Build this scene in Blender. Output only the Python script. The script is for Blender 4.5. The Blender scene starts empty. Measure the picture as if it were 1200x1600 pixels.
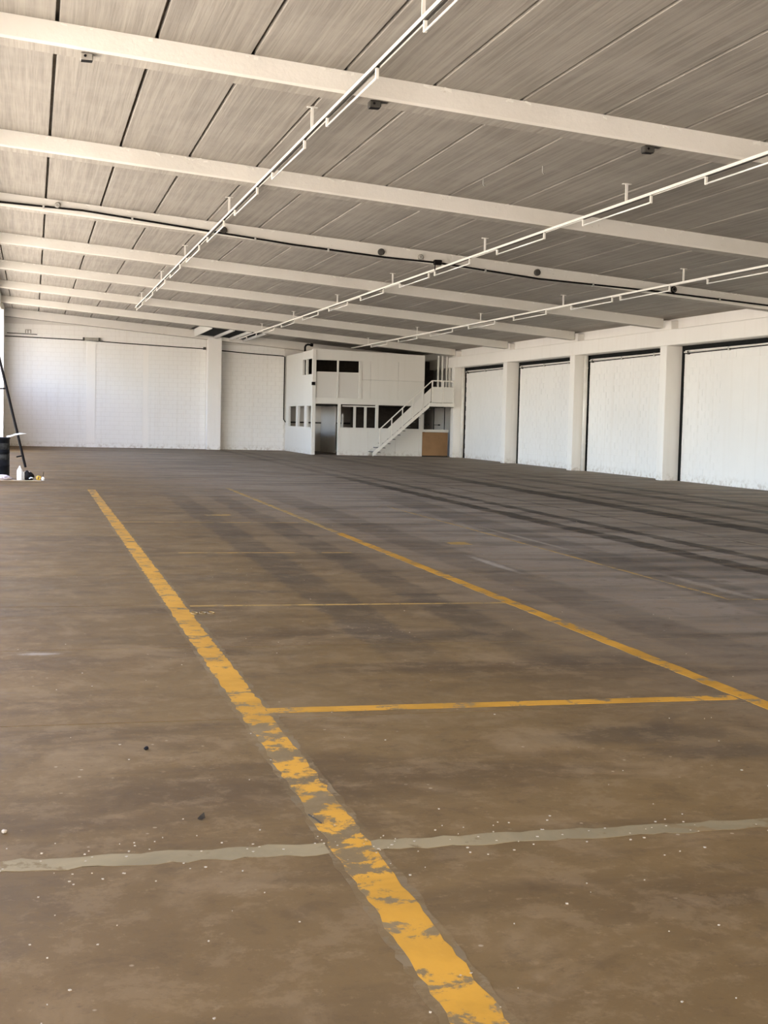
import bpy, bmesh, math, random
from mathutils import Matrix, Vector
random.seed(7)
SC = bpy.context.scene
COL = SC.collection

# ------------------------------------------------------------------ camera
cam = bpy.data.cameras.new('camera'); camo = bpy.data.objects.new('camera', cam); COL.objects.link(camo)
def cam_axes(rx, ry, rz):
    # world: X across the hall, Y along it, Z up; rows are the camera's right, down and forward axes
    cy, sy = math.cos(ry), math.sin(ry); cx, sx = math.cos(rx), math.sin(rx); cz, sz = math.cos(rz), math.sin(rz)
    base = Matrix(((1, 0, 0), (0, 0, -1), (0, 1, 0)))
    my = Matrix(((cy, 0, sy), (0, 1, 0), (-sy, 0, cy)))
    mx = Matrix(((1, 0, 0), (0, cx, -sx), (0, sx, cx)))
    mz = Matrix(((cz, -sz, 0), (sz, cz, 0), (0, 0, 1)))
    return mz @ mx @ my @ base
A = cam_axes(0.06769261, -0.25372045, 0.0235096)
right, down, fwd = A[0], A[1], A[2]
camo.matrix_world = Matrix(((right[0], -down[0], -fwd[0], 0), (right[1], -down[1], -fwd[1], 0), (right[2], -down[2], -fwd[2], 1.55), (0, 0, 0, 1)))
cam.sensor_fit = 'VERTICAL'; cam.sensor_height = 36; cam.lens = 2128.6 / 1600 * 36
cam.clip_start = 0.05; cam.clip_end = 500
SC.camera = camo

# ------------------------------------------------------------------ sky, sun, exposure
SUN_EL, SUN_AZ = math.radians(52), math.radians(8)     # sun stands behind the camera, slightly to the right
world = bpy.data.worlds.new('sky'); SC.world = world; world.use_nodes = True
wn = world.node_tree; wn.nodes.clear()
wo = wn.nodes.new('ShaderNodeOutputWorld'); wb = wn.nodes.new('ShaderNodeBackground'); ws = wn.nodes.new('ShaderNodeTexSky')
ws.sky_type = 'NISHITA'; ws.sun_disc = False; ws.sun_elevation = SUN_EL; ws.sun_rotation = math.radians(170)
ws.air_density = 1.0; ws.dust_density = 1.6
wb.inputs['Strength'].default_value = 0.32
wm = wn.nodes.new('ShaderNodeMix'); wm.data_type = 'RGBA'; wm.blend_type = 'MULTIPLY'; wm.inputs[0].default_value = 1
wm.inputs[7].default_value = (1.10, 1.0, 0.98, 1)      # camera white balance of the haze-softened sky
wn.links.new(ws.outputs[0], wm.inputs[6]); wn.links.new(wm.outputs[2], wb.inputs[0]); wn.links.new(wb.outputs[0], wo.inputs[0])
sun = bpy.data.lights.new('sun', 'SUN'); sun.energy = 6.5; sun.angle = math.radians(0.6); sun.color = (1, 0.95, 0.86)
suno = bpy.data.objects.new('sun', sun); COL.objects.link(suno)
sd = Vector((math.sin(SUN_AZ) * math.cos(SUN_EL), -math.cos(SUN_AZ) * math.cos(SUN_EL), math.sin(SUN_EL)))
suno.rotation_euler = sd.to_track_quat('Z', 'Y').to_euler(); suno.location = (0, 0, 40)
SC.view_settings.view_transform = 'Standard'; SC.view_settings.look = 'None'
SC.view_settings.gamma = 1; SC.view_settings.use_curve_mapping = False
SC.view_settings.exposure = 2.58
SC.cycles.diffuse_bounces = 7; SC.cycles.max_bounces = 12; SC.cycles.use_denoising = True
SC.cycles.sample_clamp_indirect = 12
SC.cycles.caustics_reflective = False; SC.cycles.caustics_refractive = False

# ------------------------------------------------------------------ dimensions (metres)
XL, XR, XW = -1.2, 17.4, 17.9            # left wall, face of right pillars, right wall
YF, YB = -10.2, 62.75                    # front wall behind the camera, back wall
BEAMS = [-3.7, 2.9, 9.5, 16.1, 22.7, 29.3, 35.85, 42.4, 49.0, 55.6, 62.2]
PILLARS = [-3.85, 2.75, 9.35, 15.9, 22.5, 29.1, 35.62, 42.40, 49.08, 55.70]
SL = 0.0775
def roof(x): return 5.95 - SL * x
BD = 0.27                                # beam depth below the panels

# ------------------------------------------------------------------ helpers
def obj(name, bm, m=None, parent=None, smooth=False, bevel=0):
    me = bpy.data.meshes.new(name)
    bmesh.ops.recalc_face_normals(bm, faces=bm.faces)
    bm.to_mesh(me); bm.free()
    if smooth:
        for p in me.polygons: p.use_smooth = True
    o = bpy.data.objects.new(name, me); COL.objects.link(o)
    if m: me.materials.append(m)
    if parent: o.parent = parent
    if bevel:
        b = o.modifiers.new('bevel', 'BEVEL'); b.width = bevel; b.segments = 1; b.limit_method = 'ANGLE'
    return o
def add_box(bm, x0, x1, y0, y1, z0, z1, shear=0.0, xr=0.0):
    vs = [bm.verts.new((x, y, z + shear * (x - xr))) for x in (x0, x1) for y in (y0, y1) for z in (z0, z1)]
    for f in ((0, 1, 3, 2), (4, 6, 7, 5), (0, 4, 5, 1), (2, 3, 7, 6), (0, 2, 6, 4), (1, 5, 7, 3)):
        bm.faces.new([vs[i] for i in f])
    return vs
def box(*a, **k):
    bm = bmesh.new(); add_box(bm, *a, **k); return bm
def add_tube(bm, pts, r, seg=8, cap=True):
    pts = [Vector(p) for p in pts]; rings = []
    rr = r if isinstance(r, (list, tuple)) else [r] * len(pts)
    ref = None
    for i, p in enumerate(pts):
        t = (pts[min(i + 1, len(pts) - 1)] - pts[max(i - 1, 0)]).normalized()
        if ref is None:
            ref = Vector((0, 0, 1)) if abs(t.z) < 0.9 else Vector((1, 0, 0))
        u = t.cross(ref).normalized(); v = t.cross(u).normalized(); ref = -v if (-v).dot(ref) > 0 else v
        rings.append([bm.verts.new(p + (u * math.cos(2 * math.pi * k / seg) + v * math.sin(2 * math.pi * k / seg)) * rr[i]) for k in range(seg)])
    for a, b in zip(rings, rings[1:]):
        for k in range(seg):
            bm.faces.new((a[k], a[(k + 1) % seg], b[(k + 1) % seg], b[k]))
    if cap:
        bm.faces.new(rings[0][::-1]); bm.faces.new(rings[-1])
def tube(pts, r, seg=8):
    bm = bmesh.new(); add_tube(bm, pts, r, seg); return bm
def lathe(prof, seg=24, loc=(0, 0, 0)):
    bm = bmesh.new(); rings = []
    for r, z in prof:
        if r < 1e-5: rings.append([bm.verts.new((loc[0], loc[1], loc[2] + z))])
        else: rings.append([bm.verts.new((loc[0] + r * math.cos(2 * math.pi * k / seg), loc[1] + r * math.sin(2 * math.pi * k / seg), loc[2] + z)) for k in range(seg)])
    for a, b in zip(rings, rings[1:]):
        for k in range(seg):
            k2 = (k + 1) % seg
            if len(a) == 1 and len(b) == 1: continue
            if len(a) == 1: bm.faces.new((a[0], b[k], b[k2]))
            elif len(b) == 1: bm.faces.new((a[k], a[k2], b[0]))
            else: bm.faces.new((a[k], a[k2], b[k2], b[k]))
    return bm
def beam_xz(bm, p, q, y0, y1, h):
    # straight bar in an XZ plane from p to q (upper edge), height h measured vertically
    vs = []
    for (x, z) in (p, q):
        for y in (y0, y1):
            for dz in (0, -h): vs.append(bm.verts.new((x, y, z + dz)))
    for f in ((0, 1, 3, 2), (4, 6, 7, 5), (0, 4, 5, 1), (2, 3, 7, 6), (0, 2, 6, 4), (1, 5, 7, 3)):
        bm.faces.new([vs[i] for i in f])
def empty(name, loc=(0, 0, 0)):
    o = bpy.data.objects.new(name, None); COL.objects.link(o); o.location = loc; o.empty_display_size = 0.2
    return o
def tag(o, label=None, cat=None, group=None, kind=None):
    if label: o['label'] = label
    if cat: o['category'] = cat
    if group: o['group'] = group
    if kind: o['kind'] = kind
    return o
def at(o, loc):
    o.location = loc; return o
def inst(src, loc, parent=None, rot=None):
    c = src.copy(); COL.objects.link(c); c.location = loc
    if rot: c.rotation_euler = rot
    if parent: c.parent = parent
    return c
def structure(name):
    return tag(empty(name), kind='structure')

# ------------------------------------------------------------------ materials
class NT:
    def __init__(s, name):
        s.m = bpy.data.materials.new(name); s.m.use_nodes = True; s.t = s.m.node_tree; s.t.nodes.clear()
        s.out = s.n('ShaderNodeOutputMaterial'); s.b = s.n('ShaderNodeBsdfPrincipled')
        s.t.links.new(s.b.outputs[0], s.out.inputs[0])
    def n(s, t, **k):
        nd = s.t.nodes.new(t)
        for a, v in k.items(): setattr(nd, a, v)
        return nd
    def l(s, a, b): s.t.links.new(a, b)
    def set(s, sock, v):
        if hasattr(v, 'links'): s.l(v, sock)
        else: sock.default_value = v
    def coords(s, scale=(1, 1, 1), rot=(0, 0, 0), loc=(0, 0, 0), src='Object'):
        c = s.n('ShaderNodeTexCoord'); m = s.n('ShaderNodeMapping')
        m.inputs['Scale'].default_value = scale; m.inputs['Rotation'].default_value = rot; m.inputs['Location'].default_value = loc
        s.l(c.outputs[src], m.inputs[0]); return m.outputs[0]
    def noise(s, vec, scale=1, detail=4, rough=0.55, dist=0):
        n = s.n('ShaderNodeTexNoise'); n.inputs['Scale'].default_value = scale; n.inputs['Detail'].default_value = detail
        n.inputs['Roughness'].default_value = rough; n.inputs['Distortion'].default_value = dist
        s.l(vec, n.inputs['Vector']); return n.outputs['Fac']
    def ramp(s, f, a, b, lo=0.0, hi=1.0):
        r = s.n('ShaderNodeMapRange'); r.interpolation_type = 'SMOOTHSTEP'
        s.set(r.inputs[0], f); r.inputs[1].default_value = a; r.inputs[2].default_value = b
        r.inputs[3].default_value = lo; r.inputs[4].default_value = hi; return r.outputs[0]
    def math(s, op, a, b=0.0, clamp=False):
        m = s.n('ShaderNodeMath', operation=op, use_clamp=clamp); s.set(m.inputs[0], a); s.set(m.inputs[1], b); return m.outputs[0]
    def mix(s, f, a, b, mode='MIX'):
        m = s.n('ShaderNodeMix', data_type='RGBA', blend_type=mode)
        s.set(m.inputs[0], f)
        for sock, v in ((m.inputs[6], a), (m.inputs[7], b)):
            if isinstance(v, (tuple, list)): v = (*v[:3], 1)
            s.set(sock, v)
        return m.outputs[2]
    def bump(s, h, strength=0.3, dist=0.01):
        b = s.n('ShaderNodeBump'); b.inputs['Strength'].default_value = strength; b.inputs['Distance'].default_value = dist
        s.l(h, b.inputs['Height']); s.l(b.outputs[0], s.b.inputs['Normal'])
    def fin(s, col, rough=0.6, metal=0.0):
        if isinstance(col, (tuple, list)): col = (*col[:3], 1)
        s.set(s.b.inputs['Base Color'], col); s.set(s.b.inputs['Roughness'], rough); s.b.inputs['Metallic'].default_value = metal
        return s.m

def m_plain(name, col, rough=0.5, metal=0.0, var=0.12, scale=6):
    t = NT(name); v = t.coords(); n = t.noise(v, scale)
    dark = tuple(c * (1 - var * 2) for c in col)
    c = t.mix(t.ramp(n, 0.35, 0.7), col, dark); t.bump(n, 0.08, 0.004)
    if max(col) < 0.1: t.b.inputs['Specular IOR Level'].default_value = 0.12
    return t.fin(c, rough, metal)

def m_wall(name, col=(0.80, 0.79, 0.76), stain=1.0):
    t = NT(name); v = t.coords(src='Generated') if False else t.n('ShaderNodeNewGeometry').outputs['Position']
    big = t.noise(v, 0.35, 5, 0.6); fine = t.noise(v, 7, 5, 0.65)
    mp = t.n('ShaderNodeMapping'); mp.inputs['Scale'].default_value = (3.0, 3.0, 0.18); t.l(v, mp.inputs[0])
    streak = t.noise(mp.outputs[0], 1.6, 4, 0.6)
    c = t.mix(t.ramp(big, 0.35, 0.75, 0, 0.55 * stain), col, tuple(x * 0.90 for x in col))
    c = t.mix(t.ramp(streak, 0.5, 0.78, 0, 0.40 * stain), c, (col[0] * 0.84, col[1] * 0.81, col[2] * 0.76))
    c = t.mix(t.ramp(fine, 0.66, 0.74, 0, 0.35 * stain), c, (0.50, 0.46, 0.40))
    # dirt splash just above the floor
    sx = t.n('ShaderNodeSeparateXYZ'); t.l(v, sx.inputs[0])
    low = t.ramp(sx.outputs[2], 0.02, 0.30, 1, 0)
    c = t.mix(t.math('MULTIPLY', low, t.ramp(fine, 0.45, 0.65, 0, 0.6)), c, (0.42, 0.36, 0.29))
    t.bump(fine, 0.35, 0.006)
    return t.fin(c, 0.62)

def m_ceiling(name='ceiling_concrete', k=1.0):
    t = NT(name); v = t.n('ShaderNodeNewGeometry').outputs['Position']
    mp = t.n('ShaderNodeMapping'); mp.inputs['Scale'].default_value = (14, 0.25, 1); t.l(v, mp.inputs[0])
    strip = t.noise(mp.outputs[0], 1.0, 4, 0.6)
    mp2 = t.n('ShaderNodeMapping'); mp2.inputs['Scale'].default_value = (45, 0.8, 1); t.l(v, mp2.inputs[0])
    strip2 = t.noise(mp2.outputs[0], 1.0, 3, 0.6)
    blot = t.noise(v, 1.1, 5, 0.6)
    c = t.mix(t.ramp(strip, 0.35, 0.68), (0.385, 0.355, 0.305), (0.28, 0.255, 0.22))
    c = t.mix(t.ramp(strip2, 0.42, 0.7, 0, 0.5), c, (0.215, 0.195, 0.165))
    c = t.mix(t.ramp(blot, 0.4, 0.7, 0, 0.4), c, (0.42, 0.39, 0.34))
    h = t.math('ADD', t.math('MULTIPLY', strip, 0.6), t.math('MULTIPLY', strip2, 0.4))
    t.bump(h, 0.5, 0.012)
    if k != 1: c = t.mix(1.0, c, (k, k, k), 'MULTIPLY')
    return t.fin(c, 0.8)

def m_beam():
    t = NT('painted_beam'); v = t.n('ShaderNodeNewGeometry').outputs['Position']
    fine = t.noise(v, 9, 5, 0.7); big = t.noise(v, 0.9, 4)
    c = t.mix(t.ramp(big, 0.4, 0.7, 0, 0.6), (0.72, 0.695, 0.64), (0.63, 0.60, 0.54))
    c = t.mix(t.ramp(fine, 0.66, 0.72, 0, 0.7), c, (0.50, 0.45, 0.38))
    t.bump(fine, 0.5, 0.012)
    return t.fin(c, 0.65)

def floor_color(t):
    """worn concrete with tyre tracks, dust and stains; returns colour, roughness, height"""
    v = t.n('ShaderNodeNewGeometry').outputs['Position']
    sx = t.n('ShaderNodeSeparateXYZ'); t.l(v, sx.inputs[0]); X, Y = sx.outputs[0], sx.outputs[1]
    big = t.noise(v, 0.30, 6, 0.62, 0.4); mid = t.noise(v, 1.3, 6, 0.65, 0.6); fine = t.noise(v, 14, 6, 0.78)
    mp = t.n('ShaderNodeMapping'); mp.inputs['Scale'].default_value = (0.35, 1.6, 1); t.l(v, mp.inputs[0])
    wide = t.noise(mp.outputs[0], 0.9, 5, 0.6, 0.5)
    c = t.mix(t.ramp(big, 0.36, 0.66), FL_A, FL_B)
    c = t.mix(t.ramp(wide, 0.48, 0.68, 0, 0.65), c, FL_DARK)
    c = t.mix(t.ramp(mid, 0.52, 0.66, 0, 0.45), c, FL_LIGHT)
    c = t.mix(t.ramp(mid, 0.30, 0.44, 0.5, 0), c, FL_DARK)
    # grey tint towards the far right, painting in the walls' reflection on the floor
    grey = t.ramp(t.math('ADD', X, t.math('MULTIPLY', Y, 0.07)), 2.8, 8.8, 0, 0.85)
    c = t.mix(grey, c, t.mix(t.ramp(wide, 0.4, 0.65), FL_GREY_SHEEN, tuple(x * 0.55 for x in FL_GREY_SHEEN)))
    # tyre tracks: (x at y=0, slope dx/dy, half width, strength)
    for x0, k, w, s in TRACKS:
        wob = t.math('MULTIPLY', t.math('SUBTRACT', mid, 0.5), 0.30)
        d = t.math('ABSOLUTE', t.math('ADD', t.math('SUBTRACT', t.math('SUBTRACT', X, t.math('MULTIPLY', Y, k)), x0), wob))
        band = t.ramp(d, w * 0.8, w * 1.15, min(1.0, s * 1.1), 0)
        band = t.math('MULTIPLY', band, t.ramp(wide, 0.30, 0.52, 0.5, 1))
        if x0 < 7: band = t.math('MULTIPLY', band, t.math('MULTIPLY', t.ramp(Y, 24, 29, 1, 0), t.ramp(Y, 7.5, 9.5)))
        else: band = t.math('MULTIPLY', band, t.math('MULTIPLY', t.ramp(Y, 28, 40, 1, 0.35), t.ramp(Y, 8, 12)))
        c = t.mix(band, c, FL_BLACK)
    # local oil stains (cx, cy, rx, ry, strength)
    for cx, cy, rx, ry, s in STAINS:
        dx = t.math('DIVIDE', t.math('SUBTRACT', X, cx), rx); dy = t.math('DIVIDE', t.math('SUBTRACT', Y, cy), ry)
        d = t.math('SQRT', t.math('ADD', t.math('MULTIPLY', dx, dx), t.math('MULTIPLY', dy, dy)))
        d = t.math('ADD', d, t.math('MULTIPLY', t.math('SUBTRACT', mid, 0.5), 1.8))
        c = t.mix(t.ramp(d, 0.35, 1.05, s, 0), c, FL_BLACK)
    for cx, cy, rx, ry, s in PALES:
        dx = t.math('DIVIDE', t.math('SUBTRACT', X, cx), rx); dy = t.math('DIVIDE', t.math('SUBTRACT', Y, cy), ry)
        d = t.math('SQRT', t.math('ADD', t.math('MULTIPLY', dx, dx), t.math('MULTIPLY', dy, dy)))
        d = t.math('ADD', d, t.math('MULTIPLY', t.math('SUBTRACT', fine, 0.5), 1.6))
        c = t.mix(t.ramp(d, 0.3, 1.0, s, 0), c, (0.34, 0.28, 0.21))
    c = t.mix(t.ramp(fine, 0.57, 0.68, 0, 0.45), c, FL_LIGHT)
    c = t.mix(t.ramp(fine, 0.32, 0.43, 0.45, 0), c, FL_DARK)
    pat = t.noise(v, 3.2, 8, 0.75, 0.15)
    c = t.mix(t.ramp(pat, 0.50, 0.60, 0, 0.30), c, FL_LIGHT)
    c = t.mix(t.ramp(pat, 0.36, 0.46, 0.35, 0), c, FL_DARK)
    spk = t.n('ShaderNodeTexVoronoi'); spk.inputs['Scale'].default_value = 9; t.l(v, spk.inputs['Vector'])
    sp = t.math('MULTIPLY', t.ramp(spk.outputs['Distance'], 0.05, 0.09, 1, 0), t.ramp(mid, 0.5, 0.6))
    c = t.mix(t.math('MULTIPLY', sp, 0.8), c, (0.34, 0.25, 0.15))
    rough = t.ramp(mid, 0.3, 0.7, 0.55, 0.75)
    h = t.math('ADD', t.math('MULTIPLY', mid, 0.5), t.math('MULTIPLY', fine, 0.25))
    return c, rough, h, fine, mid

FL_A = (0.152, 0.089, 0.032); FL_B = (0.120, 0.069, 0.025); FL_DARK = (0.072, 0.041, 0.017)
FL_LIGHT = (0.232, 0.148, 0.070); FL_GREY_SHEEN = (0.320, 0.262, 0.205); FL_BLACK = (0.038, 0.028, 0.020)
TRACKS = [(2.35, 0.012, 0.22, 0.42), (3.25, 0.008, 0.20, 0.40), (4.7, 0.0, 0.30, 0.35), (7.55, 0.012, 0.17, 0.80), (8.25, 0.012, 0.13, 0.75),
          (10.35, 0.02, 0.26, 0.85), (11.2, 0.02, 0.14, 0.6), (9.2, 0.01, 0.05, 0.5), (13.2, 0.0, 0.22, 0.65), (14.3, 0.0, 0.20, 0.6), (5.8, 0.045, 0.35, 0.35)]
STAINS = [(2.9, 9.4, 0.6, 0.4, 0.40), (3.6, 8.3, 0.8, 0.30, 0.40), (2.9, 6.2, 0.8, 0.25, 0.40), (3.2, 5.85, 0.5, 0.2, 0.40), (2.0, 13.0, 1.0, 0.6, 0.3), (7.0, 14.0, 1.0, 1.6, 0.35), (8.0, 15.6, 0.5, 0.25, 0.6), (6.4, 12.9, 0.3, 0.12, 0.6), (1.9, 11.9, 0.5, 0.18, 0.4)]
PALES = [(4.9, 14.1, 0.08, 1.1, 0.85), (6.43, 17.2, 0.06, 2.6, 0.75), (0.05, 8.92, 0.17, 0.07, 0.6), (6.4, 12.0, 0.10, 1.4, 0.6), (9.4, 16.5, 0.05, 2.3, 0.7), (3.3, 26.5, 1.2, 0.10, 0.5), (0.6, 37.0, 1.3, 0.15, 0.5)]

def m_floor():
    t = NT('worn_concrete_floor'); c, r, h, f, m = floor_color(t); t.bump(h, 0.35, 0.01); t.b.inputs['Specular IOR Level'].default_value = 0.10; return t.fin(c, r)
def m_paint_line(name, col, wear):
    t = NT(name); c, r, h, f, m = floor_color(t)
    v = t.n('ShaderNodeNewGeometry').outputs['Position']
    n = t.noise(v, 5.0, 8, 0.72, 0.3)
    sx = t.n('ShaderNodeSeparateXYZ'); t.l(v, sx.inputs[0])
    if name == 'worn_yellow_paint':                      # the stretch by the near joint is scuffed most, the far end faded
        near = t.math('MULTIPLY', t.ramp(sx.outputs[1], 4.0, 4.8), t.ramp(sx.outputs[1], 6.6, 7.2, 1, 0))
        side = t.ramp(sx.outputs[0], 1.3, 1.6, 1, 0)
        n = t.math('SUBTRACT', n, t.math('MULTIPLY', t.math('MULTIPLY', near, side), 0.065))
        n = t.math('SUBTRACT', n, t.ramp(sx.outputs[1], 17, 26, 0, 0.05))
    mask = t.ramp(n, wear - 0.03, wear + 0.03, 0, 1)
    tone = t.mix(t.ramp(m, 0.35, 0.65), col, tuple(x * 0.72 for x in col))
    tone = t.mix(t.ramp(f, 0.62, 0.75, 0, 0.5), tone, (0.5, 0.33, 0.14))
    c2 = t.mix(mask, t.mix(0.12 if name == 'old_paint_edge' else 0.35, c, (0.25, 0.175, 0.08)), tone); t.bump(h, 0.3, 0.01); t.b.inputs['Specular IOR Level'].default_value = 0.10
    return t.fin(c2, 0.65)

M = {}
M['floor'] = m_floor()
M['yellow'] = m_paint_line('worn_yellow_paint', (0.50, 0.235, 0.026), 0.44)
M['yellow_thin'] = m_paint_line('faded_yellow_paint', (0.40, 0.235, 0.065), 0.47)
M['old_line'] = m_paint_line('old_paint_edge', (0.185, 0.122, 0.058), 0.52)
M['mortar'] = m_paint_line('pale_joint_mortar', (0.26, 0.188, 0.092), 0.42)
M['joint'] = m_plain('dark_joint', (0.045, 0.036, 0.028), 0.9)
M['wall'] = m_wall('white_painted_blockwork')
M['mortar_wall'] = m_wall('painted_mortar', (0.66, 0.64, 0.60), 0.6)
M['render'] = m_wall('white_painted_concrete', (0.82, 0.80, 0.76), 0.7)
M['ceil'] = m_ceiling('ceiling_concrete', 0.90); M['ceil_beam'] = m_ceiling('grey_beam_soffit', 1.05)
M['beam'] = m_beam()
M['slot'] = m_plain('dark_gap', (0.012, 0.013, 0.013), 0.95)
M['white_metal'] = m_plain('white_enamel', (0.82, 0.80, 0.74), 0.35, 0, 0.04)
M['tube'] = m_plain('white_glass_tube', (0.90, 0.89, 0.86), 0.2, 0, 0.02)
M['steel'] = m_plain('galvanised_steel', (0.50, 0.49, 0.46), 0.4, 0.6)
M['black'] = m_plain('black_rubber', (0.007, 0.006, 0.006), 0.7)
M['dark_box'] = m_plain('dark_grey_box', (0.075, 0.07, 0.062), 0.6)
M['grey_box'] = m_plain('grey_box', (0.34, 0.32, 0.28), 0.6)
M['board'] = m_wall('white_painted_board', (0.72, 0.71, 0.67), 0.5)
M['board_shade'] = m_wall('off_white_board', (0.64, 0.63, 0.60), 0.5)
M['brown_board'] = m_plain('brown_hardboard', (0.30, 0.17, 0.075), 0.6, 0, 0.08, 2)
M['room_shade'] = m_plain('painted_room_shade', (0.045, 0.038, 0.032), 0.8)  # near-black colour standing in for shade inside the office
M['dark_steel'] = m_plain('dark_steel', (0.03, 0.03, 0.03), 0.5)
M['tread'] = m_plain('dark_tread', (0.10, 0.10, 0.10), 0.6)
M['ground'] = m_plain('pale_yard_ground', (0.50, 0.45, 0.375), 0.9, 0, 0.06, 0.5)
M['roof_top'] = m_plain('roof_screed', (0.35, 0.33, 0.30), 0.9)
M['drum'] = m_plain('blue_black_drum', (0.012, 0.014, 0.019), 0.5, 0.0, 0.25, 4)
M['drum_label'] = m_plain('scuffed_drum_band', (0.060, 0.064, 0.064), 0.6, 0, 0.45, 9)
M['plastic_white'] = m_plain('white_plastic', (0.85, 0.86, 0.86), 0.35, 0, 0.03)
M['bag'] = m_plain('crumpled_plastic', (0.62, 0.54, 0.54), 0.4, 0, 0.2, 14)
M['yellow_plastic'] = m_plain('yellow_plastic', (0.70, 0.45, 0.06), 0.4)
M['wood'] = m_plain('pale_wood', (0.42, 0.33, 0.21), 0.7)
M['leaf'] = m_plain('dry_leaf', (0.06, 0.045, 0.03), 0.7)
M['chip'] = m_plain('paint_chip', (0.42, 0.33, 0.22), 0.7)

# ------------------------------------------------------------------ outside ground
g = obj('ground', box(-90, 110, -90, 150, -0.6, -0.14), M['ground']); tag(g, kind='structure')

# ------------------------------------------------------------------ floor: slabs 2.2 m long across the hall
floor = structure('floor')
edges = [YF, -8.2, -6.05, -3.9, -1.75, 0.4, 2.56, 4.72, 6.86, 9.05, 11.10, 13.24, 15.39, 17.6, 19.84]
while edges[-1] < YB - 3: edges.append(edges[-1] + 2.2)
edges.append(YB + 0.1)
for a, b in zip(edges, edges[1:]):
    gp = 0.05 if abs(a - 4.72) < 0.05 else 0.006
    gb = 0.05 if abs(b - 4.72) < 0.05 else 0.006
    obj('floor_slab', box(XL - 0.3, XW + 0.4, a + gp, b - gb, -0.14, 0.0), M['floor'], floor)
bm = bmesh.new()
for e in edges[1:-1]: add_box(bm, XL - 0.3, XW + 0.4, e - 0.06, e + 0.06, -0.13, -0.012)
obj('joint_bed', bm, M['joint'], floor)

def strip(name, p, q, w, z, m, jag=0.006, step=0.12, slopes=None):
    """thin flat band from p to q on the floor with a slightly ragged edge"""
    p, q = Vector((*p, 0)), Vector((*q, 0)); d = q - p; n = max(2, int(d.length / step)); d.normalize()
    s = Vector((-d.y, d.x, 0)); L = (q - p).length
    bm = bmesh.new(); ring = []
    for i in range(n + 1):
        c = p + d * L * i / n; wob = random.uniform(-jag, jag)
        pts = [c + s * (w / 2 + random.uniform(-jag, jag)), c - s * (w / 2 + random.uniform(-jag, jag))]
        ring.append([bm.verts.new((v.x, v.y, zz)) for v in pts for zz in (z, 0.0005)])
    for a, b in zip(ring, ring[1:]):
        bm.faces.new((a[0], b[0], b[2], a[2])); bm.faces.new((a[1], a[0], b[0], b[1])); bm.faces.new((a[3], a[2], b[2], b[3]))
    o = obj(name, bm, m, floor)
    return o
tag(strip('yellow_line', (1.125, -1.0), (1.165, 28.1), 0.150, 0.0022, M['yellow'], 0.009, 0.06), 'long worn yellow line running down the left of the floor')
tag(strip('yellow_line', (3.99, 2.0), (4.03, 18.0), 0.115, 0.0022, M['yellow'], 0.006), 'long yellow line on the right of the marked bays')
tag(strip('yellow_line', (4.03, 18.1), (4.07, 29.2), 0.085, 0.0020, M['yellow_thin'], 0.006), 'faded far end of the right-hand yellow line')
tag(strip('yellow_line', (1.21, 7.03), (3.93, 7.00), 0.115, 0.0024, M['yellow'], 0.004), 'bright yellow cross line closing the nearest bay')
tag(strip('yellow_line', (1.25, 11.04), (3.95, 11.02), 0.050, 0.0018, M['yellow_thin'], 0.004), 'thin yellow cross line further back')
tag(strip('yellow_line', (1.6, 15.35), (3.6, 15.35), 0.045, 0.0018, M['yellow_thin'], 0.006), 'faint yellow cross line on the third bay')
tag(strip('yellow_line', (1.2, 19.75), (4.1, 19.75), 0.040, 0.0018, M['yellow_thin'], 0.006), 'faint far cross line')
tag(strip('yellow_line', (6.12, 11.05), (6.16, 23.5), 0.040, 0.0018, M['yellow_thin'], 0.008), 'thin faded yellow line in the right half of the floor')
tag(strip('yellow_mark', (2.62, 21.2), (3.02, 21.25), 0.22, 0.0018, M['yellow_thin'], 0.01, 0.05), 'short faded yellow dash inside the third bay')
tag(strip('yellow_mark', (5.12, 16.5), (5.40, 16.5), 0.34, 0.0018, M['yellow_thin'], 0.01, 0.05), 'short yellow dash right of the long line')
strip('yellow_line', (6.12, 11.06), (6.9, 11.03), 0.03, 0.0018, M['yellow_thin'], 0.005)
strip('old_line_edge', (1.125, -1.0), (1.155, 20.0), 0.205, 0.0012, M['old_line'], 0.010, 0.05)
for k in range(3):
    x = 1.24 + k * 0.065
    bm = bmesh.new()
    add_tube(bm, [(x, 10.62 + 0.10 * math.sin(a), 0.001) if False else (x + 0.026 * math.cos(a), 10.63 + 0.05 * math.sin(a), 0.0012) for a in [i * math.pi / 5 for i in range(11)]], 0.006, 4, False)
    obj('painted_number', bm, M['yellow_thin'], floor)
strip('joint_mortar', (XL - 0.2, 4.72), (1.04, 4.72), 0.125, 0.0016, M['mortar'], 0.016, 0.05)
strip('joint_mortar', (1.20, 4.72), (8.0, 4.72), 0.115, 0.0016, M['mortar'], 0.012, 0.05)

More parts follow.
